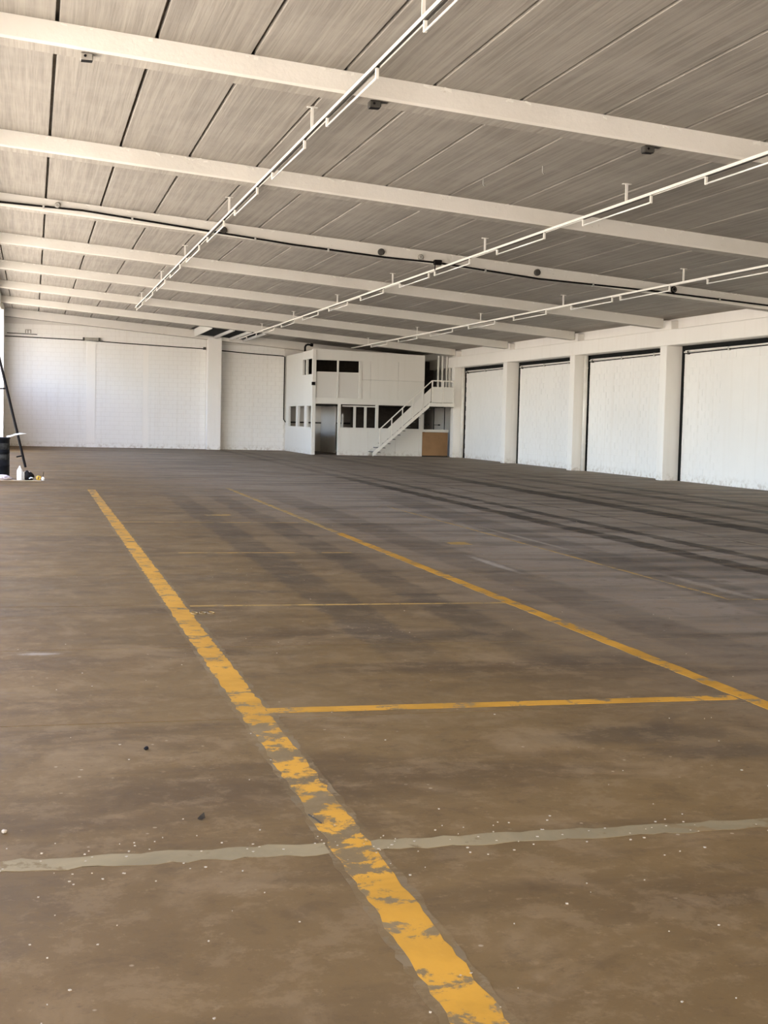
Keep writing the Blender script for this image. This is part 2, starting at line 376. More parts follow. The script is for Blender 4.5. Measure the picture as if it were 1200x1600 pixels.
# ------------------------------------------------------------------ ceiling: long concrete panels on cross beams
ceiling = structure('ceiling')
PW = 1.11; gap = 0.045
X0 = 0.248 - PW
bm = bmesh.new(); add_box(bm, gap / 2, PW - gap / 2, 0, 6.6 - 0.01, 0, 0.10, shear=-SL)
proto = obj('ceiling_panel', bm, M['ceil'], ceiling, bevel=0.004)
first = True
for bi in range(2, len(BEAMS) - 1):
    ya = BEAMS[bi] + 0.2; yb = BEAMS[bi + 1] + 0.2
    for k in range(0, 17):
        xk = X0 + k * PW
        if bi == 9 and 7.0 < xk + 0.5 < 9.3: continue                       # the dark opening at the back
        o = proto if first else inst(proto, (0, 0, 0), ceiling)
        first = False
        o.location = (xk, ya, roof(xk)); o.scale = (1, (yb - ya) / 6.6, 1)
bm = bmesh.new(); add_box(bm, XL - 0.05, X0 - 0.01, BEAMS[2] + .2, YB + 0.1, roof(0), roof(0) + 0.1, shear=-SL)
obj('ceiling_edge_strip', bm, M['ceil'], ceiling)
bm = bmesh.new(); add_box(bm, XL - 0.5, XW + 0.5, YF - 0.4, YB + 0.5, roof(0) + 0.10, roof(0) + 0.32, shear=-SL)
obj('roof_slab', bm, M['roof_top'], ceiling)
bm = bmesh.new(); add_box(bm, XL - 0.05, XW + 0.1, YF, BEAMS[2] + 0.18, roof(0), roof(0) + 0.1, shear=-SL)
obj('ceiling_soffit', bm, M['ceil'], ceiling)
for i, yb in enumerate(BEAMS):
    bm = bmesh.new()
    d = BD if yb < 60 else 0.36
    # slightly uneven lower arris
    n = 40; prev = None
    xs = [XL + (17.38 - XL) * k / n for k in range(n + 1)]
    w = 0.40 if yb < 60 else 0.5
    for x in xs:
        j = random.uniform(-0.004, 0.004)
        ring = [bm.verts.new((x, yb, roof(x) - 0.002)), bm.verts.new((x, yb, roof(x) - d + 0.03 + j)), bm.verts.new((x, yb + 0.022, roof(x) - d)),
                bm.verts.new((x, yb + w - 0.022, roof(x) - d)), bm.verts.new((x, yb + w, roof(x) - d + 0.03)), bm.verts.new((x, yb + w, roof(x) - 0.002))]
        if prev:
            for a in range(5): bm.faces.new((prev[a], prev[a + 1], ring[a + 1], ring[a]))
        else: bm.faces.new(ring)
        prev = ring
    bm.faces.new(prev[::-1])
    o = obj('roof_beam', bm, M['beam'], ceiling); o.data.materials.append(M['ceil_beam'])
    for p in o.data.polygons:                            # soffit faces take the grey ceiling colour, the rest the beam colour
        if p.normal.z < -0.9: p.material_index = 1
    if 9 < yb < 50:                                      # torn paint and mortar crumbs along the upper edge
        fb = bmesh.new()
        for _ in range(70):
            cx = random.choice([X0 + PW * random.randint(0, 16) + random.gauss(0, 0.10), random.uniform(XL, 17)])
            if not XL + 0.1 < cx < 17.2: continue
            wd, ht = random.uniform(0.01, 0.045), random.uniform(0.008, 0.035)
            zt = roof(cx) - random.uniform(0.004, 0.03) - ht
            add_box(fb, cx - wd, cx + wd, yb - random.uniform(0.004, 0.014), yb + 0.002, zt, zt + ht, shear=random.uniform(-0.5, 0.5), xr=cx)
        f = obj('flaked_paint', fb, M['white_metal'], ceiling); f['kind'] = 'stuff'

# ------------------------------------------------------------------ right wall: pillars, lintel, recessed blockwork
wr = structure('wall_right')
ZL, ZT = 3.83, 4.28
BAYS = list(zip(PILLARS, PILLARS[1:] + [YB]))
def block_wall(parent, place, nu, nz, su, sz, quota, mat, proto_size, skip=None, order=None):
    """painted blocks proud of a backing; the first quota (nearest) are parts, the rest one joined part"""
    cells = [(i, j) for j in range(nz) for i in range(-1, nu + 1)]
    return cells
def blocks(parent, axis, plane, u0, u1, z0, z1, sign, quota, hole=None):
    """running-bond blocks 0.40 x 0.20 m; axis 'x' = wall faces -Y, axis 'y' = wall faces -X"""
    BW, BH, J, D = 0.40, 0.20, (0.008 if axis == 'x' else 0.007), (0.016 if axis == 'x' else 0.011)
    meshes = {}
    rest = bmesh.new(); made = 0
    rows = int(math.ceil((z1 - z0) / BH - 1e-6))
    cells = []
    for r in range(rows):
        za = z0 + r * BH; zb = min(z1, za + BH)
        u = u0 - (BW / 2 if r % 2 else 0)
        while u < u1 - 1e-4:
            a, b = max(u, u0), min(u + BW, u1)
            if b - a > 0.05: cells.append((a, b, za, zb))
            u += BW
    if axis == 'y': cells.sort(key=lambda c: c[0])
    for a, b, za, zb in cells:
        w, h = round(b - a, 3), round(zb - za, 3)
        dd = D + random.uniform(-0.0015, 0.002)
        if made < quota:
            if (w, h) not in meshes:
                bm = bmesh.new()
                if axis == 'x': add_box(bm, J / 2, w - J / 2, -D, 0.02, J / 2, h - J / 2)
                else: add_box(bm, -D, 0.02, J / 2, w - J / 2, J / 2, h - J / 2)
                o = obj('wall_block', bm, M['wall'], parent); meshes[(w, h)] = o
            else:
                o = inst(meshes[(w, h)], (0, 0, 0), parent)
            off = random.uniform(-0.0015, 0.0015)
            o.location = (a, plane + off, za) if axis == 'x' else (plane + off, a, za)
            made += 1
        else:
            if axis == 'x': add_box(rest, a + J / 2, b - J / 2, plane - dd, plane + 0.02, za + J / 2, zb - J / 2)
            else: add_box(rest, plane - dd, plane + 0.02, a + J / 2, b - J / 2, za + J / 2, zb - J / 2)
    if len(rest.verts):
        o = obj('wall_block_rows', rest, M['wall'], parent); o['kind'] = 'stuff'
    else: rest.free()
    return made
obj('wall_backing', box(XW, XW + 0.3, YF, YB + 0.3, -0.1, 5.0), M['wall'], wr)
for y0 in PILLARS:
    obj('pillar', box(XR, XW + 0.02, y0, y0 + 0.42, 0, ZL), M['render'], wr, bevel=0.012)
obj('lintel_beam', box(XR, XW + 0.02, YF, YB, ZL, ZT), M['render'], wr, bevel=0.015)
obj('upper_wall', box(XR + 0.22, XW + 0.1, YF, YB, ZT, 4.66), M['render'], wr)
for y0 in PILLARS:
    obj('beam_stub', box(XR + 0.0, XR + 0.22, y0 - 0.22, y0 + 0.16, ZT, 4.52), M['render'], wr, bevel=0.008)
for i, (ya, yb) in enumerate(BAYS):
    if yb < 28: 
        continue
    lo, hi = ya + 0.42, yb - 0.17
    if ya < 55: blocks(wr, 'y', XW - 0.002, lo, hi, 0, 3.70, -1, 220 if 28 < ya < 30 else (80 if ya < 40 and ya > 30 else 0))
    if yb < 56: obj('expansion_gap', box(XW - 0.014, XW + 0.01, yb - 0.165, yb + 0.01, 0, ZL), M['slot'], wr)
    if yb < 56: obj('soffit_gap', box(XW - 0.012, XW + 0.01, ya + 0.42, yb - 0.16, 3.705, ZL), M['slot'], wr)
# bricked-up doorway outline in the nearest visible bay
obj('blocked_doorway', box(XW - 0.030, XW - 0.004, 27.6, 33.15, 0, 3.38), M['wall'], wr, bevel=0.004)
wr_labels = ['nearest bay of the right wall', 'second bay from the camera on the right wall', 'third bay from the camera on the right wall', 'farthest bay of the right wall beside the staircase']
for i, (ya, yb) in enumerate([b for b in BAYS if 28 < b[0] < 50]):
    t = empty('wall_conduit', (XW - 0.05, yb - 0.35, 3.62))
    tag(t, 'thin conduit under the lintel in the ' + wr_labels[i], 'pipe', 'conduits under the right-hand lintel')
    L = yb - 0.35 - (ya + 0.5)
    z = 3.62 if i else 3.64
    obj('white_pipe', tube([(0.0, 0.15, 0.03), (0, -L, 0.075)], 0.018, 8), M['white_metal'], t, True)
    obj('black_pipe', tube([(0.012, 0.12, -0.01), (0.012, -L, 0.035)], 0.014, 8), M['black'], t, True)
    for k in range(3):
        yk = -0.1 - k * 2.3
        obj('clamp', box(-0.026, 0.045, yk - 0.03, yk + 0.03, -0.04 + 0.007 * k * 2.3, 0.06 + 0.007 * k * 2.3), M['steel'] if k else M['dark_box'], t, bevel=0.005)
for n, (yp, lab) in enumerate([(42.40, 'white peeling downpipe in the corner beside the second visible pillar'), (55.70, 'white peeling downpipe beside the pillar at the staircase')]):
    t = empty('downpipe', (XW - 0.12, yp - 0.09, 0)); t.parent = wr; tag(t, lab)
    obj('pipe', tube([(0, 0, 0), (0, 0, ZL)], 0.07, 12), M['white_metal'], t, True)
    for z in (0.9, 2.2, 3.4): obj('bracket', lathe([(0.072, z), (0.076, z), (0.076, z + 0.03), (0.072, z + 0.03)], 12), M['white_metal'], t)

# ------------------------------------------------------------------ back wall
wb_ = structure('wall_back')
obj('wall_backing', box(XL - 0.3, XW + 0.3, YB, YB + 0.3, -0.1, 6.1), M['mortar_wall'], wb_)
# the largest-looking blocks are parts, the rest joined
blocks(wb_, 'x', YB - 0.002, XL, 7.68, 0, 5.4, -1, 300)
blocks(wb_, 'x', YB - 0.002, 8.32, 11.35, 0, 4.8, -1, 0)
obj('pillar', box(7.70, 8.32, 62.1, YB, 0, roof(7.7) - 0.25), M['render'], wb_, bevel=0.012)
obj('pilaster', box(2.35, 2.75, YB - 0.035, YB, 0, 4.72), M['render'], wb_, bevel=0.005)
obj('pilaster', box(4.85, 5.10, YB - 0.028, YB, 0, 4.65), M['render'], wb_, bevel=0.005)

# ------------------------------------------------------------------ left wall: open bays to the yard, closed at the far end
wl = structure('wall_left')
OPEN_END = 61.3
LZ = 5.5
for a, b in ((YF, -9.6), (OPEN_END, YB + 0.3)):
    obj('wall_panel', box(XL - 0.4, XL, a, b, -0.1, 6.2), M['wall'], wl)
obj('lintel_beam', box(XL - 0.4, XL, -9.6, OPEN_END, LZ, 6.2), M['render'], wl)
obj('parapet_wall', box(XL - 0.4, XL, 55.9, OPEN_END, -0.1, 2.9), M['wall'], wl)
for y0 in [p for p in PILLARS if p < OPEN_END - 1]:
    obj('pillar', box(XL - 0.4, XL + 0.10, y0, y0 + 0.42, 0.0, LZ), M['render'], wl)
# ------------------------------------------------------------------ front wall behind the camera, with a wide gateway
wf = structure('wall_front')
obj('wall_panel', box(XL - 0.3, -0.2, YF - 0.25, YF, -0.1, 6.2), M['wall'], wf)
obj('wall_panel', box(17.0, XW + 0.3, YF - 0.25, YF, -0.1, 6.2), M['wall'], wf)
obj('wall_panel', box(-0.2, 17.0, YF - 0.25, YF, 4.3, 6.2), M['wall'], wf)

# portals guide the sky sampling through the real openings
def portal(loc, rot, sx, sy):
    l = bpy.data.lights.new('daylight_portal', 'AREA'); l.shape = 'RECTANGLE'; l.size = sx; l.size_y = sy
    l.cycles.is_portal = True
    o = bpy.data.objects.new('daylight_portal', l); COL.objects.link(o); o.location = loc; o.rotation_euler = rot
portal((XL - 0.12, (OPEN_END - 9.6) / 2, LZ / 2), (0, math.radians(-90), 0), LZ, OPEN_END + 9.6)
portal((8.4, YF - 0.12, 2.15), (math.radians(90), 0, 0), 17.2, 4.3)

# ------------------------------------------------------------------ strip lights on three hanging rails
def light_src():
    t = empty('strip_light')
    L = 2.6
    obj('batten', box(-0.020, 0.020, 0.02, L - 0.02, -0.012, 0.012), M['dark_box'], t, bevel=0.004)  # dark colour continues the painted shade under the rail
    for yy in (0.0, L - 0.035):
        obj('lamp_holder', box(-0.020, 0.020, yy, yy + 0.035, -0.120, -0.004), M['white_metal'], t, bevel=0.006)
    obj('tube', tube([(0, 0.03, -0.105), (0, L - 0.03, -0.105)], 0.0135, 8), M['tube'], t, True)
    return t
LS = light_src(); used = [False]
def copy_tree(o, parent=None):
    c = o.copy(); COL.objects.link(c)
    if parent: c.parent = parent
    for ch in [x for x in o.children]: copy_tree(ch, c)
    return c
ordn = ['nearest', 'second', 'third', 'fourth', 'fifth', 'sixth', 'seventh', 'eighth', 'ninth', 'tenth', 'eleventh', 'twelfth']
ROWS = [('left', 3.58, 5.335, 9.9, 50.0, [10.1] + [14.53 + 4.05 * k for k in range(9)], [12.76, 18.1, 26.0, 33.7, 40.0, 47.35, 49.85]),
        ('middle', 8.85, 4.955, 14.4, 60.9, [14.53, 18.8, 23.15, 27.45, 30.5, 34.7, 38.9, 43.1, 47.2, 51.3, 55.6], [19.7, 26.5, 33.8, 40.3, 47.4, 54.2, 60.2]),
        ('right', 13.42, 4.60, 22.6, 58.0, [23.13, 27.42, 30.46, 34.8, 39.02, 43.3, 47.6, 51.9], [26.8, 33.6, 40.4, 47.6, 55.0])]
for side, x, z, ya, yb, starts, hangs in ROWS:
    r = empty('lighting_rail', (x, ya, z))
    tag(r, 'long white lighting rail hung under the ceiling, %s of the three rows' % side, 'rail', 'hanging lighting rails')
    bm = bmesh.new(); add_box(bm, -0.034, 0.034, 0, yb - ya, 0.028, 0.036); add_box(bm, -0.034, -0.028, 0, yb - ya, -0.005, 0.028); add_box(bm, 0.028, 0.034, 0, yb - ya, -0.005, 0.028)
    obj('rail_channel', bm, M['white_metal'], r)
    obj('channel_shade', box(-0.0279, 0.0279, 0, yb - ya, 0.0135, 0.0279), M['dark_box'], r)  # dark filler paints the shade inside the open channel
    for hy in hangs:
        top = roof(x) - z
        bm = bmesh.new(); add_box(bm, -0.018, 0.018, hy - ya - 0.012, hy - ya + 0.012, 0.036, top); add_box(bm, -0.07, 0.07, hy - ya - 0.03, hy - ya + 0.03, top - 0.012, top)
        obj('hanger', bm, M['white_metal'], r)
    for i, s in enumerate(starts):
        o = LS if not used[0] else copy_tree(LS)
        used[0] = True
        o.location = (x, s, z)
        nth = 'nearest' if i == 0 else ('farthest' if i == len(starts) - 1 else ordn[i] + ' from the camera')
        tag(o, 'white bare-tube strip light, %s on the %s ceiling rail' % (nth, side), 'light', 'strip lights on the ceiling rails')

# ------------------------------------------------------------------ boxes, lamps and cable on the beams
for i, (x, lab) in enumerate([(0.59, 'small grey metal box under the nearest ceiling beam, leftmost of three'), (3.98, 'small dark box under the nearest ceiling beam beside the left light row'), (7.57, 'small black box under the nearest ceiling beam, rightmost of three')]):
    zt = roof(x) - BD
    t = empty('bracket_box', (x, 16.22, zt)); tag(t, lab, 'box', 'boxes under the nearest beam')
    m = M['grey_box'] if i == 0 else M['dark_box']
    obj('housing', box(-0.085, 0.06, -0.06, 0.06, -0.085, 0.0), m, t, bevel=0.014)
    obj('dark_opening', box(-0.075, 0.05, -0.05, 0.05, -0.089, -0.084), M['black'], t)
    obj('plate', box(0.04, 0.16, -0.05, 0.05, -0.012, 0.0), M['grey_box'] if i == 0 else M['dark_box'], t)
    obj('screw', lathe([(0.0, 0), (0.016, 0), (0.016, 0.008), (0, 0.008)], 8, (0, 0, 0)), M['black'], t).rotation_euler = (math.pi / 2, 0, 0)
    t.children[-1].location = (-0.03, -0.06, -0.04)
YB3 = 29.3
DISCS = [(0.48, 5.80, 'grey_box', 'at the far left end'), (3.92, 5.49, 'dark_box', 'just right of the left light row'), (7.39, 5.215, 'dark_box', 'left of the middle light row, the larger of a pair'),
         (8.29, 5.150, 'grey_box', 'close left of the middle light row, the smaller of a pair'), (11.04, 4.95, 'dark_box', 'between the middle and right light rows'), (14.42, 4.725, 'black', 'just right of the right light row')]
DISCS = [d[:3] + (d[3].replace('left of the middle light row, the larger of a pair', 'larger of the pair left of the middle row').replace('close left of the middle light row, the smaller of a pair', 'smaller of the pair by the middle row'),) for d in DISCS]
for x, z, m, lab in DISCS:
    r = 0.075 if m != 'grey_box' else 0.062
    t = empty('junction_box', (x, YB3, z)); tag(t, 'round dark box on the third beam, ' + lab, 'junction box', 'round boxes along the beam cable')
    a = obj('body', lathe([(0, 0.06), (r * 0.8, 0.06), (r, 0.045), (r, 0)], 16), M[m], t, True); a.rotation_euler = (math.pi / 2, 0, 0)
    b = obj('cover_ring', lathe([(r * 0.45, 0.062), (r * 0.6, 0.068), (r * 0.75, 0.062)], 16), M['steel' if m == 'grey_box' else 'dark_box'], t, True); b.rotation_euler = (math.pi / 2, 0, 0)
CAB = [(-1.18, 5.84), (-0.66, 5.80), (1.0, 5.725), (3.25, 5.49), (5.4, 5.27), (7.46, 5.105), (8.7, 5.045), (11.06, 4.81), (14.0, 4.66), (16.9, 4.46), (17.4, 4.44)]
t = empty('beam_cable', (0, YB3, 0)); tag(t, 'black cable clipped along the face of the third ceiling beam', 'cable')
obj('cable_run', tube([(x, -0.030, z) for x, z in CAB], 0.022, 6), M['black'], t, True)
for x in (0.2, 2.0, 4.6, 6.2, 9.8, 12.4, 15.6):
    for (xa, za), (xb, zb) in zip(CAB, CAB[1:]):
        if xa <= x < xb: zz = za + (zb - za) * (x - xa) / (xb - xa)
    obj('clip', box(x - 0.02, x + 0.02, -0.056, 0.0, zz - 0.04, zz + 0.035), M['steel'], t)
t2 = empty('cable_joint_box', (8.68, YB3 - 0.05, 5.045)); tag(t2, 'black square joint box on the beam cable beside the middle light row', 'box')
obj('housing', box(-0.09, 0.09, -0.05, 0.05, -0.05, 0.06), M['black'], t2, bevel=0.015)
obj('cable_tail', tube([(-0.06, 0.0, -0.04), (-0.06, 0.0, -0.16)], 0.012, 6), M['black'], t2)

# small hooks left in the ceiling
for x, y, k in ((6.92, 20.9, 0), (7.35, 19.4, 1)):
    t = tag(obj('ceiling_hook', tube([(x, y, roof(x)), (x, y, roof(x) - 0.10), (x + 0.02, y, roof(x) - 0.12), (x + 0.035, y, roof(x) - 0.10)], 0.007, 6), M['steel']), ('small hook left in the ceiling, left of the pair' if k == 0 else 'small hook left in the ceiling, right of the pair') + ' above the middle light row', 'hook', 'ceiling hooks')

# ------------------------------------------------------------------ opening and duct at the back of the ceiling
t = empty('ceiling_duct', (7.1, 58, 5.1)); tag(t, 'boxed white duct with a dark underside hung from the ceiling above the back wall pillar', 'duct')
sh = -SL
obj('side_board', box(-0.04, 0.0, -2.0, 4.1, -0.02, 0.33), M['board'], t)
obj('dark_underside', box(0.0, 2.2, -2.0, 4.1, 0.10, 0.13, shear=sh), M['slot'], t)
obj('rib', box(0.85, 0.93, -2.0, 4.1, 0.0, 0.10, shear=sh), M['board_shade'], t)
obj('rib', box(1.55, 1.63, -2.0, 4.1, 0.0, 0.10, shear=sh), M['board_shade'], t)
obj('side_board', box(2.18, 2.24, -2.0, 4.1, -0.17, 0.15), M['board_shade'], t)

# ------------------------------------------------------------------ cables and fittings on the back wall
t = empty('wall_cable', (0, YB - 0.045, 0)); tag(t, 'dark cable sagging across the upper back wall, left of the pillar', 'cable')
obj('cable_run', tube([(-1.18, 0, 4.84), (0.0, 0, 4.82), (2.2, 0, 4.78), (4.0, 0, 4.70), (5.8, 0, 4.64), (7.66, 0, 4.58)], 0.022, 6), M['black'], t, True)
obj('cable_end', box(7.55, 7.68, -0.04, 0.04, 4.54, 4.66), M['dark_box'], t)
obj('cable_run', tube([(-1.1, 0.0, 4.98), (0.2, 0.0, 4.95)], 0.016, 6), M['black'], t, True)
t = empty('wall_cable', (0, YB - 0.045, 0)); tag(t, 'dark cable on the back wall between pillar and upstairs office', 'cable')
obj('cable_run', tube([(8.34, 0, 4.53), (9.6, 0, 4.45), (11.25, 0, 4.38), (11.33, 0, 4.34), (11.33, 0, 1.45), (11.42, -0.05, 1.32)], 0.024, 6), M['black'], t, True)
t = empty('wall_box', (2.55, YB - 0.05, 4.82)); tag(t, 'small grey electrical box on the upper back wall', 'box')
obj('housing', box(-0.36, 0.36, -0.10, 0.0, -0.06, 0.07), M['grey_box'], t, bevel=0.012)
obj('end_cap', box(-0.38, -0.30, -0.11, 0.0, -0.07, 0.08), M['dark_box'], t); obj('end_cap', box(0.30, 0.38, -0.11, 0.0, -0.07, 0.08), M['dark_box'], t)
t = empty('wall_bracket', (-0.2, YB - 0.02, 5.1)); tag(t, 'small grey bracket high on the back wall at the far left', 'bracket')
bm = bmesh.new()
for x in (-0.10, 0.0, 0.12): add_box(bm, x - 0.02, x + 0.02, -0.05, 0.0, -0.10, 0.03)
add_box(bm, -0.12, 0.14, -0.05, 0, 0.03, 0.06)
obj('bracket_arms', bm, M['grey_box'], t)

# ------------------------------------------------------------------ two-storey office in the far corner
of = empty('mezzanine_office', (11.45, 56.6, 0)); tag(of, 'two-storey white boarded office built in the far right corner', 'office')
OX, OY = 11.45, 56.6
def part(name, x0, x1, y0, y1, z0, z1, m='board', label=None, bev=0.006):
    o = obj(name, box(x0 - OX, x1 - OX, y0 - OY, y1 - OY, z0, z1), M[m], of, bevel=bev)
    if label: o['label'] = label
    return o
F0, F1 = 56.6, 56.70
def top(x): return 4.47 - 0.027 * (x - 11.45)
part('corner_post', 11.42, 11.58, F0 - 0.03, F0 + 0.13, 0, 4.45)
bm = bmesh.new(); vs = add_box(bm, 0.0, 16.34 - OX, 0.0, 0.10, 4.02, 4.47)
for v in bm.verts:
    if v.co.z > 4.3: v.co.z = top(v.co.x + OX)
obj('fascia', bm, M['board'], of)
part('floor_band', 11.58, 16.34, F0 - 0.015, F1, 2.16, 2.42)
part('window_frame', 11.58, 13.56, F0 - 0.012, F1, 4.00, 4.04)
part('mullion', 12.49, 12.56, F0 - 0.012, F1, 2.42, 4.0)
part('window_frame', 13.44, 13.56, F0 - 0.02, F1, 2.42, 4.0)
part('window_sill', 11.62, 13.44, F0 - 0.01, F1, 3.47, 3.51)
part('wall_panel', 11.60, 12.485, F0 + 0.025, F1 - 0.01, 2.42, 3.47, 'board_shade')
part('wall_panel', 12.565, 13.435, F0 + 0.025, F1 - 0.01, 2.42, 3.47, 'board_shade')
for a, b in ((13.565, 13.95), (13.955, 15.17), (15.175, 16.34)):
    part('wall_panel', a, b, F0 + (0.004 if a < 14 else 0.0), F1, 3.22, 4.02, bev=0.003)
    part('wall_panel', a, b, F0 + (0.004 if a < 14 else 0.002), F1, 2.42, 3.214, bev=0.003)
part('door_post', 12.56, 12.68, F0 - 0.01, F1 + 0.02, 0, 2.16)
part('window_post', 14.21, 14.33, F0 - 0.01, F1 + 0.02, 1.18, 2.16)
part('window_post', 16.16, 16.30, F0 - 0.01, F1 + 0.02, 0, 2.16)
part('window_sill', 12.68, 16.16, F0 - 0.02, F1 + 0.02, 1.13, 1.18)
for a, b in ((12.68, 13.88), (13.885, 15.1), (15.105, 16.16)):
    part('lower_panel', a, b, F0, F1, 0, 1.13, bev=0.003)
part('mullion', 13.26, 13.37, F1, F1 + 0.06, 1.18, 2.06, 'board_shade')
part('mullion', 13.73, 13.84, F1, F1 + 0.06, 1.18, 2.06, 'board_shade')
part('mullion', 12.82, 12.90, F1 + 0.3, F1 + 0.36, 0, 1.75, 'board_shade')
part('transom', 12.75, 14.21, F1, F1 + 0.06, 2.06, 2.12, 'board_shade')
part('window_sill', 16.30, 17.48, F0 - 0.02, F1 + 0.02, 1.06, 1.17)
part('window_frame', 16.30, 16.36, F0, F1, 1.17, 2.16, 'board_shade')
part('brown_panel', 16.31, 17.46, F0 + 0.01, F0 + 0.05, 0.04, 1.05, 'brown_board', 'plain brown hardboard panel under the small window')
part('base_rail', 16.30, 17.48, F0 + 0.02, F0 + 0.06, 0, 0.04, 'dark_steel')
for x in (16.80, 17.28):
    part('window_bar', x, x + 0.035, F0 + 0.03, F0 + 0.06, 1.17, 2.16, 'dark_steel')
for x in (16.36, 16.84):
    part('window_latch', x, x + 0.26, F0 + 0.02, F0 + 0.05, 1.36, 1.385, 'dark_steel')
    part('window_catch', x + 0.16, x + 0.26, F0 + 0.0, F0 + 0.04, 1.345, 1.40, 'dark_steel')
# side facing left
S0, S1 = 11.42, 11.52
part('side_base', S0, S1, 56.72, YB, 0, 1.10)
part('window_sill', S0 - 0.03, S1 + 0.02, 56.68, YB - 0.05, 1.10, 1.16)
for a, b in ((57.75, 58.25), (59.70, 60.15), (61.95, YB - 0.02)):
    part('window_post', S0, S1, a, b, 1.16, 2.06)
part('side_band', S0 - 0.01, S1, 56.72, YB - 0.02, 2.06, 2.16)
part('side_panel', S0, S1, 58.75, YB - 0.02, 2.16, 4.40)
part('side_panel', S0, S1, 56.72, 58.745, 2.16, 3.40)
part('side_panel', S0, S1, 56.72, 58.745, 4.06, 4.42)
part('window_mullion', S0, S1, 57.9, 58.05, 3.40, 4.06)
part('light_switch', S0 - 0.03, S1 + 0.02, F0 - 0.07, F0 - 0.03, 2.93, 3.07, 'black', 'small black box on the corner post')
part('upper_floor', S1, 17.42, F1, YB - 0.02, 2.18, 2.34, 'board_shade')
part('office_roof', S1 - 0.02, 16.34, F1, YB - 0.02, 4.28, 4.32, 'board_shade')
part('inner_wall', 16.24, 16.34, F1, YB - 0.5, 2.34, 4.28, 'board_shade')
for nm, a in (('shade_lining', (11.56, 16.22, 60.9, 61.0, 2.36, 4.26)), ('shade_lining', (11.56, 16.22, 56.75, 60.9, 4.24, 4.27)), ('shade_lining', (11.56, 16.22, 56.75, 60.9, 2.345, 2.37)),
              ('shade_lining', (14.9, 15.0, 56.75, 60.9, 2.37, 4.24)), ('shade_lining', (16.36, 17.6, 59.5, 59.6, 2.36, 4.2)), ('shade_lining', (11.56, 17.3, 56.75, 62.6, 2.12, 2.175))):
    part(nm, *a, 'room_shade')  # dark sheets added to deepen the shade seen through the openings
part('partition', 13.10, 13.16, 59.6, YB - 0.02, 0, 2.11, 'board_shade')
part('partition', 13.9, 17.4, 60.0, 60.06, 0, 2.11, 'room_shade')
obj('inner_pipe', tube([(11.55 - OX, 6.05, 1.33), (17.3 - OX, 6.05, 1.33)], 0.035, 8), M['dark_box'], of, True)
# screen posts above the landing
for x in (16.92, 17.10, 17.30):
    part('screen_post', x, x + 0.07, F0 + 0.0, F0 + 0.07, 2.34, roof(x) - 0.28)
part('door_frame', 17.42, 17.52, F0 - 0.0, F0 + 0.08, 2.34, 3.83)
# bent vent pipe on the office roof
t = empty('vent_pipe', (11.75, 60.0, 4.33)); tag(t, 'black bent vent pipe rising from the office roof', 'pipe')
obj('pipe', tube([(0, 0, 0), (0, 0, 0.36), (0.04, 0, 0.44), (0.12, 0, 0.48), (0.24, 0, 0.47)], 0.045, 10), M['black'], t, True)
obj('outlet', tube([(0.24, 0, 0.47), (0.36, 0, 0.46)], 0.075, 10), M['black'], t, True)

# ------------------------------------------------------------------ staircase with landing
st = empty('staircase', (13.85, 55.5, 0)); tag(st, 'white metal staircase with sheet-filled railing climbing to the upper office landing', 'staircase')
def sp(name, bm, m='white_metal', bev=0): return obj(name, bm, M[m], st, bevel=bev)
SX, SY = 13.85, 55.5
P0, P1 = (0.0, 0.06), (16.27 - SX, 2.28)
for yy in (0.0, 0.98):
    bm = bmesh.new(); beam_xz(bm, (0.0, 0.17), P1, yy, yy + 0.05, 0.17)
    for v in bm.verts: v.co.z = max(v.co.z, 0.0)
    sp('stringer', bm)
n = 11
for k in range(n):
    x = 0.08 + (P1[0] - 0.08) * k / n; z = 0.19 + (2.22 - 0.19) * k / (n - 0.0)
    sp('tread', box(x - 0.04, x + 0.26, 0.05, 0.98, z - 0.03, z), 'tread')
sp('landing_deck', box(16.22 - SX, 17.38 - SX, 0.05, 1.06, 2.22, 2.28), 'white_metal')
sp('landing_edge', box(16.25 - SX, 17.38 - SX, -0.02, 0.05, 2.15, 2.30), 'white_metal', 0.006)
def strz(x): return 0.17 + (P1[1] - 0.17) * (x / P1[0])
R0, R1 = (14.13 - SX, 1.17), (16.36 - SX, 3.26)
def railz(x): return R0[1] + (R1[1] - R0[1]) * (x - R0[0]) / (R1[0] - R0[0])
posts = [14.13, 14.64, 15.10, 15.54, 15.98]
for x in posts:
    x -= SX; sp('railing_post', box(x - 0.022, x + 0.022, -0.005, 0.04, strz(x) - 0.05, railz(x)))
for x in (16.38, 16.86, 17.33):
    x -= SX; sp('railing_post', box(x - 0.024, x + 0.024, -0.005, 0.04, 2.2, 3.25))
bm = bmesh.new(); beam_xz(bm, R0, R1, -0.01, 0.045, 0.05); sp('handrail', bm)
sp('handrail', box(R1[0], 17.35 - SX, -0.01, 0.045, 3.21, 3.26))
for a, b in zip(posts, posts[1:] + [16.36]):
    a, b = a - SX + 0.03, b - SX - 0.03
    bm = bmesh.new()
    vs = [bm.verts.new((x, y, z)) for x, zl, zh in ((a, strz(a) + 0.03, railz(a) - 0.30), (b, strz(b) + 0.03, railz(b) - 0.30)) for y in (0.012, 0.024) for z in (zl, zh)]
    for f in ((0, 1, 3, 2), (4, 6, 7, 5), (0, 4, 5, 1), (2, 3, 7, 6), (0, 2, 6, 4), (1, 5, 7, 3)): bm.faces.new([vs[i] for i in f])
    sp('infill_sheet', bm, 'board')
for a, b in ((16.41, 16.83), (16.89, 17.30)):
    sp('infill_sheet', box(a - SX, b - SX, 0.012, 0.024, 2.32, 2.98), 'board')

